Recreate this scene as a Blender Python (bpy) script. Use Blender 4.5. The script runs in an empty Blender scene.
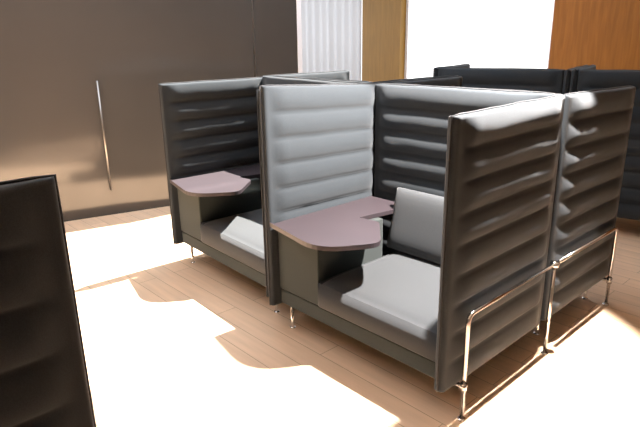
import bpy, bmesh, math, random
from mathutils import Vector, Matrix, noise
PI = math.pi
S = bpy.context.scene
C = S.collection

# ------------------------------------------------------------------ materials
def new_mat(name):
    m = bpy.data.materials.new(name); m.use_nodes = True
    nt = m.node_tree
    return m, nt, nt.nodes['Principled BSDF']

def fabric(name, col, weave=900.0, rough=0.9, sheen=0.15):
    m, nt, b = new_mat(name)
    tc = nt.nodes.new('ShaderNodeTexCoord')
    n = nt.nodes.new('ShaderNodeTexNoise'); n.inputs['Scale'].default_value = weave * .4; n.inputs['Detail'].default_value = 3
    nt.links.new(tc.outputs['Object'], n.inputs['Vector'])
    r = nt.nodes.new('ShaderNodeValToRGB')
    r.color_ramp.elements[0].position = .3; r.color_ramp.elements[1].position = .7
    r.color_ramp.elements[0].color = (*[c * .82 for c in col], 1)
    r.color_ramp.elements[1].color = (*[c * 1.15 for c in col], 1)
    nt.links.new(n.outputs['Fac'], r.inputs['Fac']); nt.links.new(r.outputs['Color'], b.inputs['Base Color'])
    bp = nt.nodes.new('ShaderNodeBump'); bp.inputs['Strength'].default_value = .12; bp.inputs['Distance'].default_value = .002
    nt.links.new(n.outputs['Fac'], bp.inputs['Height']); nt.links.new(bp.outputs['Normal'], b.inputs['Normal'])
    b.inputs['Roughness'].default_value = rough
    b.inputs['Sheen Weight'].default_value = sheen
    b.inputs['Specular IOR Level'].default_value = .2
    return m

def plain(name, col, rough=.5, metal=0.0, spec=.5):
    m, nt, b = new_mat(name)
    tc = nt.nodes.new('ShaderNodeTexCoord')
    n = nt.nodes.new('ShaderNodeTexNoise'); n.inputs['Scale'].default_value = 6; n.inputs['Detail'].default_value = 4
    nt.links.new(tc.outputs['Object'], n.inputs['Vector'])
    mx = nt.nodes.new('ShaderNodeMix'); mx.data_type = 'RGBA'
    mx.inputs[6].default_value = (*[c * .93 for c in col], 1); mx.inputs[7].default_value = (*[min(1, c * 1.06) for c in col], 1)
    nt.links.new(n.outputs['Fac'], mx.inputs[0]); nt.links.new(mx.outputs[2], b.inputs['Base Color'])
    b.inputs['Roughness'].default_value = rough; b.inputs['Metallic'].default_value = metal
    b.inputs['Specular IOR Level'].default_value = spec
    return m

def wood(name, c1, c2, scale=(1, 12, 12), rough=.45):
    m, nt, b = new_mat(name)
    tc = nt.nodes.new('ShaderNodeTexCoord'); mp = nt.nodes.new('ShaderNodeMapping')
    mp.inputs['Scale'].default_value = scale
    n = nt.nodes.new('ShaderNodeTexNoise'); n.inputs['Scale'].default_value = 2.5; n.inputs['Detail'].default_value = 6; n.inputs['Distortion'].default_value = .6
    r = nt.nodes.new('ShaderNodeValToRGB'); r.color_ramp.elements[0].position = .3; r.color_ramp.elements[1].position = .7
    r.color_ramp.elements[0].color = (*c1, 1); r.color_ramp.elements[1].color = (*c2, 1)
    nt.links.new(tc.outputs['Object'], mp.inputs['Vector']); nt.links.new(mp.outputs['Vector'], n.inputs['Vector'])
    nt.links.new(n.outputs['Fac'], r.inputs['Fac']); nt.links.new(r.outputs['Color'], b.inputs['Base Color'])
    b.inputs['Roughness'].default_value = rough; b.inputs['Specular IOR Level'].default_value = .2
    return m

def floor_mat():
    m, nt, b = new_mat('oak_floor_boards')
    tc = nt.nodes.new('ShaderNodeTexCoord')
    br = nt.nodes.new('ShaderNodeTexBrick')
    br.inputs['Scale'].default_value = 1; br.inputs['Brick Width'].default_value = 1.6; br.inputs['Row Height'].default_value = .14
    br.inputs['Mortar Size'].default_value = .002
    br.inputs['Color1'].default_value = (.74, .52, .35, 1); br.inputs['Color2'].default_value = (.68, .475, .315, 1)
    br.inputs['Mortar'].default_value = (.36, .24, .15, 1)
    mp = nt.nodes.new('ShaderNodeMapping'); mp.inputs['Scale'].default_value = (1.2, 14, 1)
    n = nt.nodes.new('ShaderNodeTexNoise'); n.inputs['Scale'].default_value = 2; n.inputs['Detail'].default_value = 6
    nt.links.new(tc.outputs['Object'], br.inputs['Vector']); nt.links.new(tc.outputs['Object'], mp.inputs['Vector'])
    nt.links.new(mp.outputs['Vector'], n.inputs['Vector'])
    mx = nt.nodes.new('ShaderNodeMix'); mx.data_type = 'RGBA'; mx.blend_type = 'MULTIPLY'; mx.inputs[0].default_value = .5
    r = nt.nodes.new('ShaderNodeValToRGB'); r.color_ramp.elements[0].color = (.62, .62, .62, 1); r.color_ramp.elements[1].color = (1.3, 1.3, 1.3, 1)
    nt.links.new(n.outputs['Fac'], r.inputs['Fac'])
    nt.links.new(br.outputs['Color'], mx.inputs[6]); nt.links.new(r.outputs['Color'], mx.inputs[7])
    nt.links.new(mx.outputs[2], b.inputs['Base Color'])
    b.inputs['Roughness'].default_value = .42
    return m

def emit(name, col, strength):
    m, nt, b = new_mat(name)
    nt.nodes.remove(b)
    e = nt.nodes.new('ShaderNodeEmission'); e.inputs['Color'].default_value = (*col, 1); e.inputs['Strength'].default_value = strength
    nt.links.new(e.outputs[0], nt.nodes['Material Output'].inputs['Surface'])
    return m

def curtain_mat():
    m, nt, b = new_mat('sheer_grey_curtain')
    b.inputs['Base Color'].default_value = (.7, .7, .7, 1); b.inputs['Roughness'].default_value = .9
    t = nt.nodes.new('ShaderNodeBsdfTranslucent'); t.inputs['Color'].default_value = (.62, .62, .63, 1)
    mx = nt.nodes.new('ShaderNodeMixShader'); mx.inputs[0].default_value = .8
    nt.links.new(b.outputs[0], mx.inputs[1]); nt.links.new(t.outputs[0], mx.inputs[2])
    nt.links.new(mx.outputs[0], nt.nodes['Material Output'].inputs['Surface'])
    return m

def wall_glass_mat():
    m, nt, b = new_mat('brown_tinted_glossy_wall')
    tc = nt.nodes.new('ShaderNodeTexCoord')
    n = nt.nodes.new('ShaderNodeTexNoise'); n.inputs['Scale'].default_value = 1.3; n.inputs['Detail'].default_value = 2
    nt.links.new(tc.outputs['Object'], n.inputs['Vector'])
    mx = nt.nodes.new('ShaderNodeMix'); mx.data_type = 'RGBA'
    mx.inputs[6].default_value = (.072, .067, .062, 1); mx.inputs[7].default_value = (.100, .091, .083, 1)
    nt.links.new(n.outputs['Fac'], mx.inputs[0]); nt.links.new(mx.outputs[2], b.inputs['Base Color'])
    b.inputs['Roughness'].default_value = .11
    b.inputs['Metallic'].default_value = .36
    b.inputs['IOR'].default_value = 1.6
    return m

M = dict(
    fab=fabric('charcoal_wool', (.025, .029, .0325)),
    seat=fabric('grey_seat_wool', (.040, .0415, .043)),
    piping=fabric('dark_zip_tape', (.02, .02, .021), rough=.7),
    base=fabric('base_wool', (.028, .034, .031)),
    table=plain('mauve_brown_laminate', (.036, .027, .030), .45, 0, .35),
    edge=plain('dark_table_edge', (.05, .03, .03), .4),
    chrome=plain('polished_chrome', (.82, .8, .78), .12, 1.0),
    floor=floor_mat(),
    wallp=plain('warm_beige_plaster', (.42, .34, .27), .8),
    ceil=plain('ceiling_paint', (.86, .84, .80), .9),
    wood=wood('honey_wood_panel', (.175, .092, .014), (.225, .12, .02), (10, 10, .8)),
    wood2=wood('orange_wood_panel', (.215, .076, .008), (.285, .106, .013), (10, 10, .8)),
    glass=wall_glass_mat(),
    pane=emit('bright_daylit_pane', (1, 1, 1), 1.7),
    pane2=emit('daylit_pane_behind_curtain', (.97, .98, 1), 1.3),
    curtain=curtain_mat(),
    frame=plain('pale_frame_paint', (.75, .76, .8), .5),
    steel=plain('brushed_steel', (.35, .33, .31), .35, 1.0),
)

# ------------------------------------------------------------------ helpers
def link(name, bm, mat, parent=None, smooth=True, loc=None):
    me = bpy.data.meshes.new(name)
    bmesh.ops.recalc_face_normals(bm, faces=bm.faces)
    bm.to_mesh(me); bm.free()
    if smooth:
        for p in me.polygons: p.use_smooth = True
    me.materials.append(mat)
    o = bpy.data.objects.new(name, me); C.objects.link(o)
    if parent: o.parent = parent
    if loc: o.location = loc
    return o

def bx(bm, a, b, bev=0.0, seg=3):
    r = bmesh.ops.create_cube(bm, size=1)
    vs = r['verts']
    for v in vs:
        v.co = Vector([(a[i] + b[i]) / 2 + v.co[i] * (b[i] - a[i]) for i in range(3)])
    if bev:
        es = list({e for v in vs for e in v.link_edges})
        bmesh.ops.bevel(bm, geom=es, offset=bev, segments=seg, profile=.5, affect='EDGES')

def box(name, a, b, mat, parent=None, bev=0.0, seg=3):
    bm = bmesh.new(); bx(bm, a, b, bev, seg)
    o = link(name, bm, mat, parent, smooth=bool(bev))
    if bev:
        o.modifiers.new('wn', 'WEIGHTED_NORMAL')
    return o

def struct(o):
    o['kind'] = 'structure'; return o

def prism(bm, pts, z0, z1):
    lo = [bm.verts.new((x, y, z0)) for x, y in pts]; hi = [bm.verts.new((x, y, z1)) for x, y in pts]
    bm.faces.new(lo[::-1]); bm.faces.new(hi)
    n = len(pts)
    for i in range(n):
        bm.faces.new((lo[i], lo[(i + 1) % n], hi[(i + 1) % n], hi[i]))

def round_poly(pts, seg=7):
    out = []
    n = len(pts)
    for i, (x, y, r) in enumerate(pts):
        p = Vector((x, y)); a = Vector(pts[i - 1][:2]); b = Vector(pts[(i + 1) % n][:2])
        if r <= 0: out.append((x, y)); continue
        d1 = (a - p); d2 = (b - p)
        r = min(r, d1.length * .45, d2.length * .45)
        s = p + d1.normalized() * r; e = p + d2.normalized() * r
        for k in range(seg + 1):
            t = k / seg
            q = s * (1 - t) ** 2 + p * 2 * t * (1 - t) + e * t * t
            out.append((q.x, q.y))
    return out

def fillet(pts, rad, seg=6):
    out = [Vector(pts[0])]
    for i in range(1, len(pts) - 1):
        p = Vector(pts[i]); d1 = (Vector(pts[i - 1]) - p); d2 = (Vector(pts[i + 1]) - p)
        r = min(rad, d1.length * .45, d2.length * .45)
        s = p + d1.normalized() * r; e = p + d2.normalized() * r
        for k in range(seg + 1):
            t = k / seg; out.append(s * (1 - t) ** 2 + p * 2 * t * (1 - t) + e * t * t)
    out.append(Vector(pts[-1]))
    return out

def tube(bm, pts, rad, n=12):
    rings = []
    up = Vector((1, 0, 0))
    for i, p in enumerate(pts):
        t = (pts[min(i + 1, len(pts) - 1)] - pts[max(i - 1, 0)]).normalized()
        u = up - t * up.dot(t)
        if u.length < .05: u = Vector((0, 1, 0)) - t * t.y
        u.normalize(); w = t.cross(u)
        rings.append([bm.verts.new(p + (u * math.cos(2 * PI * k / n) + w * math.sin(2 * PI * k / n)) * rad) for k in range(n)])
    for a, b in zip(rings, rings[1:]):
        for k in range(n): bm.faces.new((a[k], a[(k + 1) % n], b[(k + 1) % n], b[k]))
    bm.faces.new(rings[0][::-1]); bm.faces.new(rings[-1])

H = 1.37; Z0 = .165; NT = 9
def quilted_panel(name, L, tf, t=.05, bulge=.023, lift=None, parent=None, seed=0, mat=None, flat=0):
    """upholstered panel in local (s, n, z): s along its length, n its thickness; tf maps to the booth's frame"""
    bm = bmesh.new()
    ends = [0, .003, .008, .016, .028, .042, .06, .085, .115]
    inner = 22
    ss = ends + [.115 + (L - .23) * k / inner for k in range(1, inner)] + [L - e for e in reversed(ends)]
    zz = []
    per = 9
    for k in range(NT):
        zz += [(k + j / per) / NT for j in range(per)]
    zz.append(1.0)
    def half(s, v):
        e = min(s, L - s)
        h = t / 2
        if e < .016: h *= math.sqrt(max(0.04, 1 - (1 - e / .016) ** 2))
        # pillow fill, fading out into the plain border band
        k = v * NT; f = k - math.floor(k)
        if v >= 1: f = 1.0
        prof = math.sin(PI * f ** .85) if 0 < f < 1 else 0
        prof = max(prof, 0) ** .75
        w = min(1, max(0, (e - .028) / .085)); w = w * w * (3 - 2 * w)
        wr = .003 * noise.noise(Vector((s * 6 + seed, v * 26, seed * 1.7))) * (1 if e < .3 else .4)
        pin = .002 * math.sin(s * 46 + math.floor(k) * 1.9 + seed) * max(0, 1 - e / .22)
        h += (bulge * prof + (wr + pin) * prof) * w
        top = (1 - v) * (H - Z0)
        if top < .012: h *= .55 + .45 * math.sqrt(max(0, 1 - (1 - top / .012) ** 2))
        return h
    def zpos(s, v):
        z = Z0 + v * (H - Z0)
        if lift: z += lift(s / L) * v
        z += .004 * noise.noise(Vector((s * 5 + seed * 3, .3, seed))) * v
        return z
    zs = zz[:-1] + [1 - .010 / (H - Z0), 1 - .005 / (H - Z0), 1 - .0015 / (H - Z0), 1.0]
    zs = sorted(set(zs))
    g = {}
    for i, s in enumerate(ss):
        for j, v in enumerate(zs):
            h = half(s, v)
            for sd in (1, -1):
                g[i, j, sd] = bm.verts.new(tf(s, sd * (min(h, t / 2) if sd == flat else h), zpos(s, v)))
    nI, nJ = len(ss), len(zs)
    for sd in (1, -1):
        for i in range(nI - 1):
            for j in range(nJ - 1):
                bm.faces.new((g[i, j, sd], g[i + 1, j, sd], g[i + 1, j + 1, sd], g[i, j + 1, sd]))
    for i in range(nI - 1):
        for j in (0, nJ - 1):
            bm.faces.new((g[i, j, 1], g[i + 1, j, 1], g[i + 1, j, -1], g[i, j, -1]))
    for j in range(nJ - 1):
        for i in (0, nI - 1):
            bm.faces.new((g[i, j, 1], g[i, j + 1, 1], g[i, j + 1, -1], g[i, j, -1]))
    o = link(name, bm, mat or M['fab'], parent)
    # piping cord down both ends and along the top
    pb = bmesh.new()
    def edge_pts():
        P = [Vector(tf(-.002, 0, zpos(0, v / 20))) for v in range(21)]
        P += [Vector(tf(L * k / 20, 0, zpos(L * k / 20, 1) + .002)) for k in range(1, 20)]
        P += [Vector(tf(L + .002, 0, zpos(L, 1 - v / 20))) for v in range(21)]
        return P
    tube(pb, edge_pts(), .0045, 8)
    link('piping', pb, M['piping'], o)
    return o

def booth(name, label, loc, rot, W, D, rail=None, table=True, lifts=None, seed=0, short_rail=False, flats=''):
    """high-backed booth. local frame: opens towards -y, right outer face x=0, left outer face x=-W, back outer face y=D"""
    t = .05
    root = bpy.data.objects.new(name, None); C.objects.link(root)
    root.location = (loc[0], loc[1], 0); root.rotation_euler = (0, 0, rot)
    root['label'] = label; root['category'] = 'booth sofa'; root['group'] = 'high-backed booth sofas'
    lifts = lifts or {}
    quilted_panel('side_panel', D + .02, lambda s, n, z: (-t / 2 + n, s - .02, z), t, parent=root, seed=seed, lift=lifts.get('r'), flat=1 if 'r' in flats else 0)
    quilted_panel('side_panel', D + .02, lambda s, n, z: (-W + t / 2 + n, s - .02, z), t, parent=root, seed=seed + 3, lift=lifts.get('l'), flat=-1 if 'l' in flats else 0)
    quilted_panel('back_panel', W - 2 * t - .006, lambda s, n, z: (-t - .003 - s, D - t / 2 - .002 + n, z), t, parent=root, seed=seed + 7, lift=lifts.get('b'), flat=1 if 'b' in flats else 0)
    xl, xr = -W + t + .004, -t - .004
    yb = D - t - .028
    px = xl + .335
    box('bench_base', (xl, .035, .17), (xr, yb, .262), M['base'], root, .012)
    # seat cushion with a soft crown
    bm = bmesh.new()
    nx, ny = 20, 16
    a = (px + .004, .02, .266); b = (xr, yb, .43)
    vs = {}
    def prof(u): return 1 - abs(2 * u - 1) ** 7
    for i in range(nx + 1):
        for j in range(ny + 1):
            u, v = i / nx, j / ny
            uu = .5 - .5 * math.cos(PI * u); vv = .5 - .5 * math.cos(PI * v)
            k = (prof(uu) * prof(vv)) ** .28
            x = a[0] + (b[0] - a[0]) * uu; y = a[1] + (b[1] - a[1]) * vv
            zc = (a[2] + b[2]) / 2; hh = (b[2] - a[2]) / 2
            ring = .35 + .65 * k
            vs[i, j, 1] = bm.verts.new((x, y, zc + hh * (ring if 0 < i < nx and 0 < j < ny else .78) + .006 * k * math.sin(PI * u) * math.sin(PI * v)))
            vs[i, j, 0] = bm.verts.new((x, y, a[2] + (0 if 0 < i < nx and 0 < j < ny else .012)))
    for q in (0, 1):
        for i in range(nx):
            for j in range(ny):
                bm.faces.new((vs[i, j, q], vs[i + 1, j, q], vs[i + 1, j + 1, q], vs[i, j + 1, q]))
    for i in range(nx):
        for j in (0, ny): bm.faces.new((vs[i, j, 0], vs[i + 1, j, 0], vs[i + 1, j, 1], vs[i, j, 1]))
    for j in range(ny):
        for i in (0, nx): bm.faces.new((vs[i, j, 0], vs[i, j + 1, 0], vs[i, j + 1, 1], vs[i, j, 1]))
    link('seat', bm, M['seat'], root)
    if table:
        box('table_pedestal', (xl, .03, .266), (px, .55, .648), M['base'], root, .01)
        P = [(xl, .0, 0), (-W + .01, .0, .0), (-W + .01, -.045, .04), (-W + .5, -.105, .13), (-W + .69, .17, .07), (-W + .47, .40, .03), (-W + .345, .40, .02), (-W + .40, yb - .02, .02), (xl, yb - .02, 0)]
        P = [(-W + .028, -.012, .02), (-W + .53, -.105, .14), (-W + .70, .17, .07), (-W + .47, .42, .03), (-W + .335, .40, .015), (-W + .395, yb - .02, .015), (xl + .022, yb - .02, 0), (xl + .022, -.008, 0)]
        bm = bmesh.new(); prism(bm, round_poly(P), .65, .675)
        tt = link('table_top', bm, M['table'], root, smooth=False)
        bv = tt.modifiers.new('bevel', 'BEVEL'); bv.width = .004; bv.segments = 2; bv.limit_method = 'ANGLE'; bv.angle_limit = 1.0
    # short chrome feet under the base
    def foot(x, y):
        bm = bmesh.new()
        tube(bm, [Vector((x, y, 0)), Vector((x, y, .004)), Vector((x, y, .172))], .010)
        tube(bm, [Vector((x, y, 0)), Vector((x, y, .006))], .017)
        link('foot', bm, M['chrome'], root)
    xs = [xl + .035]
    if not rail: xs.append(xr - .035)
    for x in xs:
        for y in (.09, yb - .06): foot(x, y)
    if rail:      # tubular frame up the outside of one panel: 'r' right, 'l' left
        x = .040 if rail == 'r' else -W - .040
        bm = bmesh.new()
        zt = .52
        if short_rail: pts = [(x, .085, 0), (x, .085, zt), (x, D - .02, zt)]
        else: pts = [(x, .085, 0), (x, .085, zt), (x, D - .01, zt), (x, D - .01, 0)]
        if short_rail: tube(bm, fillet(pts, .05), .0105)
        else:
            tube(bm, fillet(pts[:3], .05), .0105)
            tube(bm, [Vector((x, D - .01, zt + .015)), Vector((x, D - .01, 0))], .0105)
        for y in ([.085] if short_rail else [.085, D - .01]):
            tube(bm, [Vector((x, y, 0)), Vector((x, y, .007))], .019)
        link('tubular_frame', bm, M['chrome'], root)
        bm = bmesh.new()
        sx = -1 if rail == 'r' else 1
        tube(bm, [Vector((x - .012 * -sx * -1, .085, .168)), Vector((x + sx * .05, .085, .168))], .012)
        tube(bm, [Vector((x, .085, .150)), Vector((x, .085, .186))], .016)
        link('clamp', bm, M['chrome'], root)
        if not short_rail:
            bm = bmesh.new()
            tube(bm, [Vector((x, D - .01, zt - .012)), Vector((x, D - .01, zt + .014))], .024, 16)
            link('joint_ring', bm, M['chrome'], root)
    return root

# ------------------------------------------------------------------ booths
W_A, D_A = 1.225, .885
booth('booth_sofa', 'front grey quilted booth whose grey seat and mauve table show, chrome rail outside', (0, 0), 0, W_A, D_A,
      rail='r', seed=1, flats='lb',  lifts=dict(l=lambda u: .045 * (1 - u), r=lambda u: -.012 * (1 - u), b=lambda u: .005))
aB = -.0494
W_B = 1.288
booth('booth_sofa', 'dark booth with a pale sunlit table, between the front booth and the brown wall', (-W_A - .052, .055), aB, W_B, D_A,
      seed=11, flats='rb', lifts=dict(l=lambda u: -.01, r=lambda u: .015 * (1 - u), b=lambda u: -.005 + .01 * u))
# the pair backed onto them, opening the other way
booth('booth_sofa', 'charcoal booth backing onto the front booth, a chrome rail on its side panel', (-W_A, D_A * 2 + .02), PI, W_A, D_A,
      rail='l', seed=21, flats='rb', short_rail=True, lifts=dict(l=lambda u: -.02 * (1 - u)))
c, s = math.cos(aB), math.sin(aB)
ox, oy = -W_A - .052, .055
def Bp(x, y): return (ox + c * x - s * y, oy + s * x + c * y)
booth('booth_sofa', 'booth behind the pale-table booth, only the dark top of its side panel showing', Bp(-W_B, D_A * 2 + .014), PI + aB, W_B - .048, D_A, seed=31, flats='lb')
# dark row across the aisle
aE = math.radians(13)
ce, se = math.cos(aE), math.sin(aE)
def Ep(k): return (-2.1 + ce * k - se * D_A, 2.70 + se * k + ce * D_A)
for k, lab in ((0, 'black booth in deep shade across the aisle, under the bright window'), (1, 'black booth in deep shade across the aisle, under the orange wood panel')):
    booth('booth_sofa', lab, Ep((W_A + .006) * k), aE + PI, W_A, D_A, seed=41 + 5 * k, flats='lr'[k])
# foreground
booth('booth_sofa', 'dark booth side cut off by the left edge of the photo, closest to the camera', (-.045 - W_A, -1.455), PI, W_A, D_A, seed=55)

# loose back cushion in the front booth
bm = bmesh.new()
nx, nz = 24, 16
cw, chh, ct = .80, .365, .13
g = {}
for i in range(nx + 1):
    for j in range(nz + 1):
        u = -math.cos(PI * i / nx); v = -math.cos(PI * j / nz)
        e = (max(0, 1 - abs(u) ** 6) * max(0, 1 - abs(v) ** 5)) ** .4
        for sd in (1, -1):
            h = ct / 2 * (.35 + .65 * e) if (0 < i < nx and 0 < j < nz) else ct * .16
            g[i, j, sd] = bm.verts.new((u * cw / 2 * (1 - .012 * (1 - abs(v))), sd * h, v * chh / 2))
for sd in (1, -1):
    for i in range(nx):
        for j in range(nz):
            bm.faces.new((g[i, j, sd], g[i + 1, j, sd], g[i + 1, j + 1, sd], g[i, j + 1, sd]))
for i in range(nx):
    for j in (0, nz): bm.faces.new((g[i, j, 1], g[i + 1, j, 1], g[i + 1, j, -1], g[i, j, -1]))
for j in range(nz):
    for i in (0, nx): bm.faces.new((g[i, j, 1], g[i, j + 1, 1], g[i, j + 1, -1], g[i, j, -1]))
cu = link('back_cushion', bm, M['seat'])
cu.location = (-.468, .688, .614); cu.rotation_euler = (math.radians(-14), 0, 0)
cu['label'] = 'light grey upright back cushion on the seat of the front booth'; cu['category'] = 'cushion'

# ------------------------------------------------------------------ room
CZ = 3.6
XL, XR, YF, YB = -9.5, 4.6, -6.5, 6.0
struct(box('floor', (XL, YF, -.1), (XR, YB + .2, 0), M['floor']))
# ceiling with an unseen opening, added and cut to steer sun and sky light
bm = bmesh.new()
yo = 3.83
for poly in ([(XL, yo), (XR, yo), (XR, YB + .2), (XL, YB + .2)],
             [(XL, YF), (-3.78, YF), (-4.06, yo), (XL, yo)],
             [(-3.78, YF), (XR, YF), (XR, -3), (-3.87, -3)],
             [(-1.24, -3), (XR, -3), (XR, yo), (-1.24, yo)]):
    prism(bm, poly, CZ, CZ + .15)
struct(link('ceiling', bm, M['ceil'], smooth=False))
struct(box('wall_right', (XR, YF, 0), (XR + .15, YB + .2, CZ), M['wallp']))
struct(box('wall_front', (XL, YF - .15, 0), (XR + .15, YF, CZ), M['wallp']))
# glossy wall on the left
d = Vector((.29, 1.17)).normalized(); nrm = Vector((-d.y, d.x))
P0 = Vector((-4.31, -.26))
def wl(t, o=0): q = P0 + d * t + nrm * o; return (q.x, q.y)
bm = bmesh.new()
tseam = 2.19; tend = 2.70
for t0, t1 in ((-6.4, tseam - .006), (tseam + .006, tend)):
    prism(bm, [wl(t0), wl(t1), wl(t1, .06), wl(t0, .06)], 0, CZ)
wallL = struct(link('wall_left', bm, M['glass'], smooth=False))
bm = bmesh.new(); prism(bm, [wl(tseam - .008, -.006), wl(tseam + .008, -.006), wl(tseam + .008, .05), wl(tseam - .008, .05)], 0, CZ)
struct(link('trim_1', bm, M['steel'], smooth=False))
bm = bmesh.new(); prism(bm, [wl(tend + .001, -.01), wl(tend + .05, -.01), wl(tend + .05, .07), wl(tend + .001, .07)], 0, CZ)
struct(link('trim_2', bm, M['frame'], smooth=False))
bm = bmesh.new()
hx, hy = wl(.585, -.035)
tube(bm, [Vector((hx, hy, .26)), Vector((hx, hy, 1.31))], .008)
for z in (.36, 1.21):
    a = wl(.585, -.035); b = wl(.585, .0)
    tube(bm, [Vector((a[0], a[1], z)), Vector((b[0], b[1], z))], .006)
link('pull_bar', bm, M['steel'], wallL)
# back wall: curtained window, wood pier, bright window, wood panel
bm = bmesh.new()
bx(bm, (XL, YB, 0), (-7.95, YB + .2, CZ))
struct(link('wall_back', bm, M['wallp'], smooth=False))
struct(box('trim_3', (-5.97, YB - .12, 0), (-5.10, YB + .2, CZ), M['wood']))
struct(box('trim_4', (-2.52, YB - .05, 0), (XR, YB + .2, CZ), M['wood2']))
def window(n, x0, x1, mat):
    bm = bmesh.new()
    f = .05
    bx(bm, (x0, YB + .02, 0), (x0 + f, YB + .1, CZ)); bx(bm, (x1 - f, YB + .02, 0), (x1, YB + .1, CZ))
    bx(bm, (x0 + f, YB + .02, 0), (x1 - f, YB + .1, f)); bx(bm, (x0 + f, YB + .02, CZ - f), (x1 - f, YB + .1, CZ))
    w = struct(link('window_%d' % n, bm, M['frame'], smooth=False))
    box('pane', (x0 + f, YB + .05, f), (x1 - f, YB + .07, CZ - f), mat, w)
    return w
window(1, -7.95, -5.97, M['pane2'])
window(2, -5.10, -2.52, M['pane'])
bm = bmesh.new()
n = 90; x0, x1 = -7.8, -6.02
ro = []
for i in range(n + 1):
    x = x0 + (x1 - x0) * i / n; y = YB - .07 + .028 * math.sin(i * .62) + .01 * math.sin(i * .23)
    ro.append((bm.verts.new((x, y, .03)), bm.verts.new((x, y, CZ - .02))))
for a, b in zip(ro, ro[1:]): bm.faces.new((a[0], b[0], b[1], a[1]))
cur = link('curtain', bm, M['curtain'])
cur.modifiers.new('sol', 'SOLIDIFY').thickness = .002
cur['label'] = 'sheer pale grey curtain hanging left of the brown wood pier'; cur['category'] = 'curtain'

# ------------------------------------------------------------------ light
sun = bpy.data.lights.new('sun', 'SUN'); sun.energy = 22; sun.angle = math.radians(.6); sun.color = (1, .97, .92)
so = bpy.data.objects.new('sun', sun); C.objects.link(so)
so.rotation_euler = Vector((-.05, -.81, -1.37)).to_track_quat('-Z', 'Y').to_euler()
sp = bpy.data.lights.new('added_spot', 'SPOT'); sp.energy = 1120; sp.shadow_soft_size = .03  # unseen spot, added to light the front booth and the floor around it
sp.spot_size = math.radians(69); sp.spot_blend = .15; sp.color = (1, .955, .925)
spo = bpy.data.objects.new('added_spot', sp); C.objects.link(spo)
spo.location = (.014, .72, 2.6)
spo.rotation_euler = (Vector((-.45, .35, .75)) - spo.location).to_track_quat('-Z', 'Y').to_euler()
w = bpy.data.worlds.new('sky'); S.world = w; w.use_nodes = True
bg = w.node_tree.nodes['Background']; bg.inputs['Color'].default_value = (.80, .88, 1.0, 1); bg.inputs['Strength'].default_value = 2.6

# ------------------------------------------------------------------ camera
cd = bpy.data.cameras.new('camera'); cam = bpy.data.objects.new('camera', cd); C.objects.link(cam)
f = Vector((-0.70190547, 0.6477927, -0.29613059)); r = Vector((0.68165309, 0.73151145, -0.01549403)); u = Vector((-0.206586, 0.21273368, 0.95502178))
mw = Matrix(((r.x, u.x, -f.x, 1.17929059), (r.y, u.y, -f.y, -1.81076734), (r.z, u.z, -f.z, 1.63794294), (0, 0, 0, 1)))
cam.matrix_world = mw
cd.sensor_width = 36; cd.lens = 558.807 / 640 * 36; cd.clip_start = .05
S.camera = cam
S.view_settings.view_transform = 'Standard'; S.view_settings.look = 'None'
S.view_settings.exposure = .85; S.view_settings.gamma = 1; S.view_settings.use_curve_mapping = False
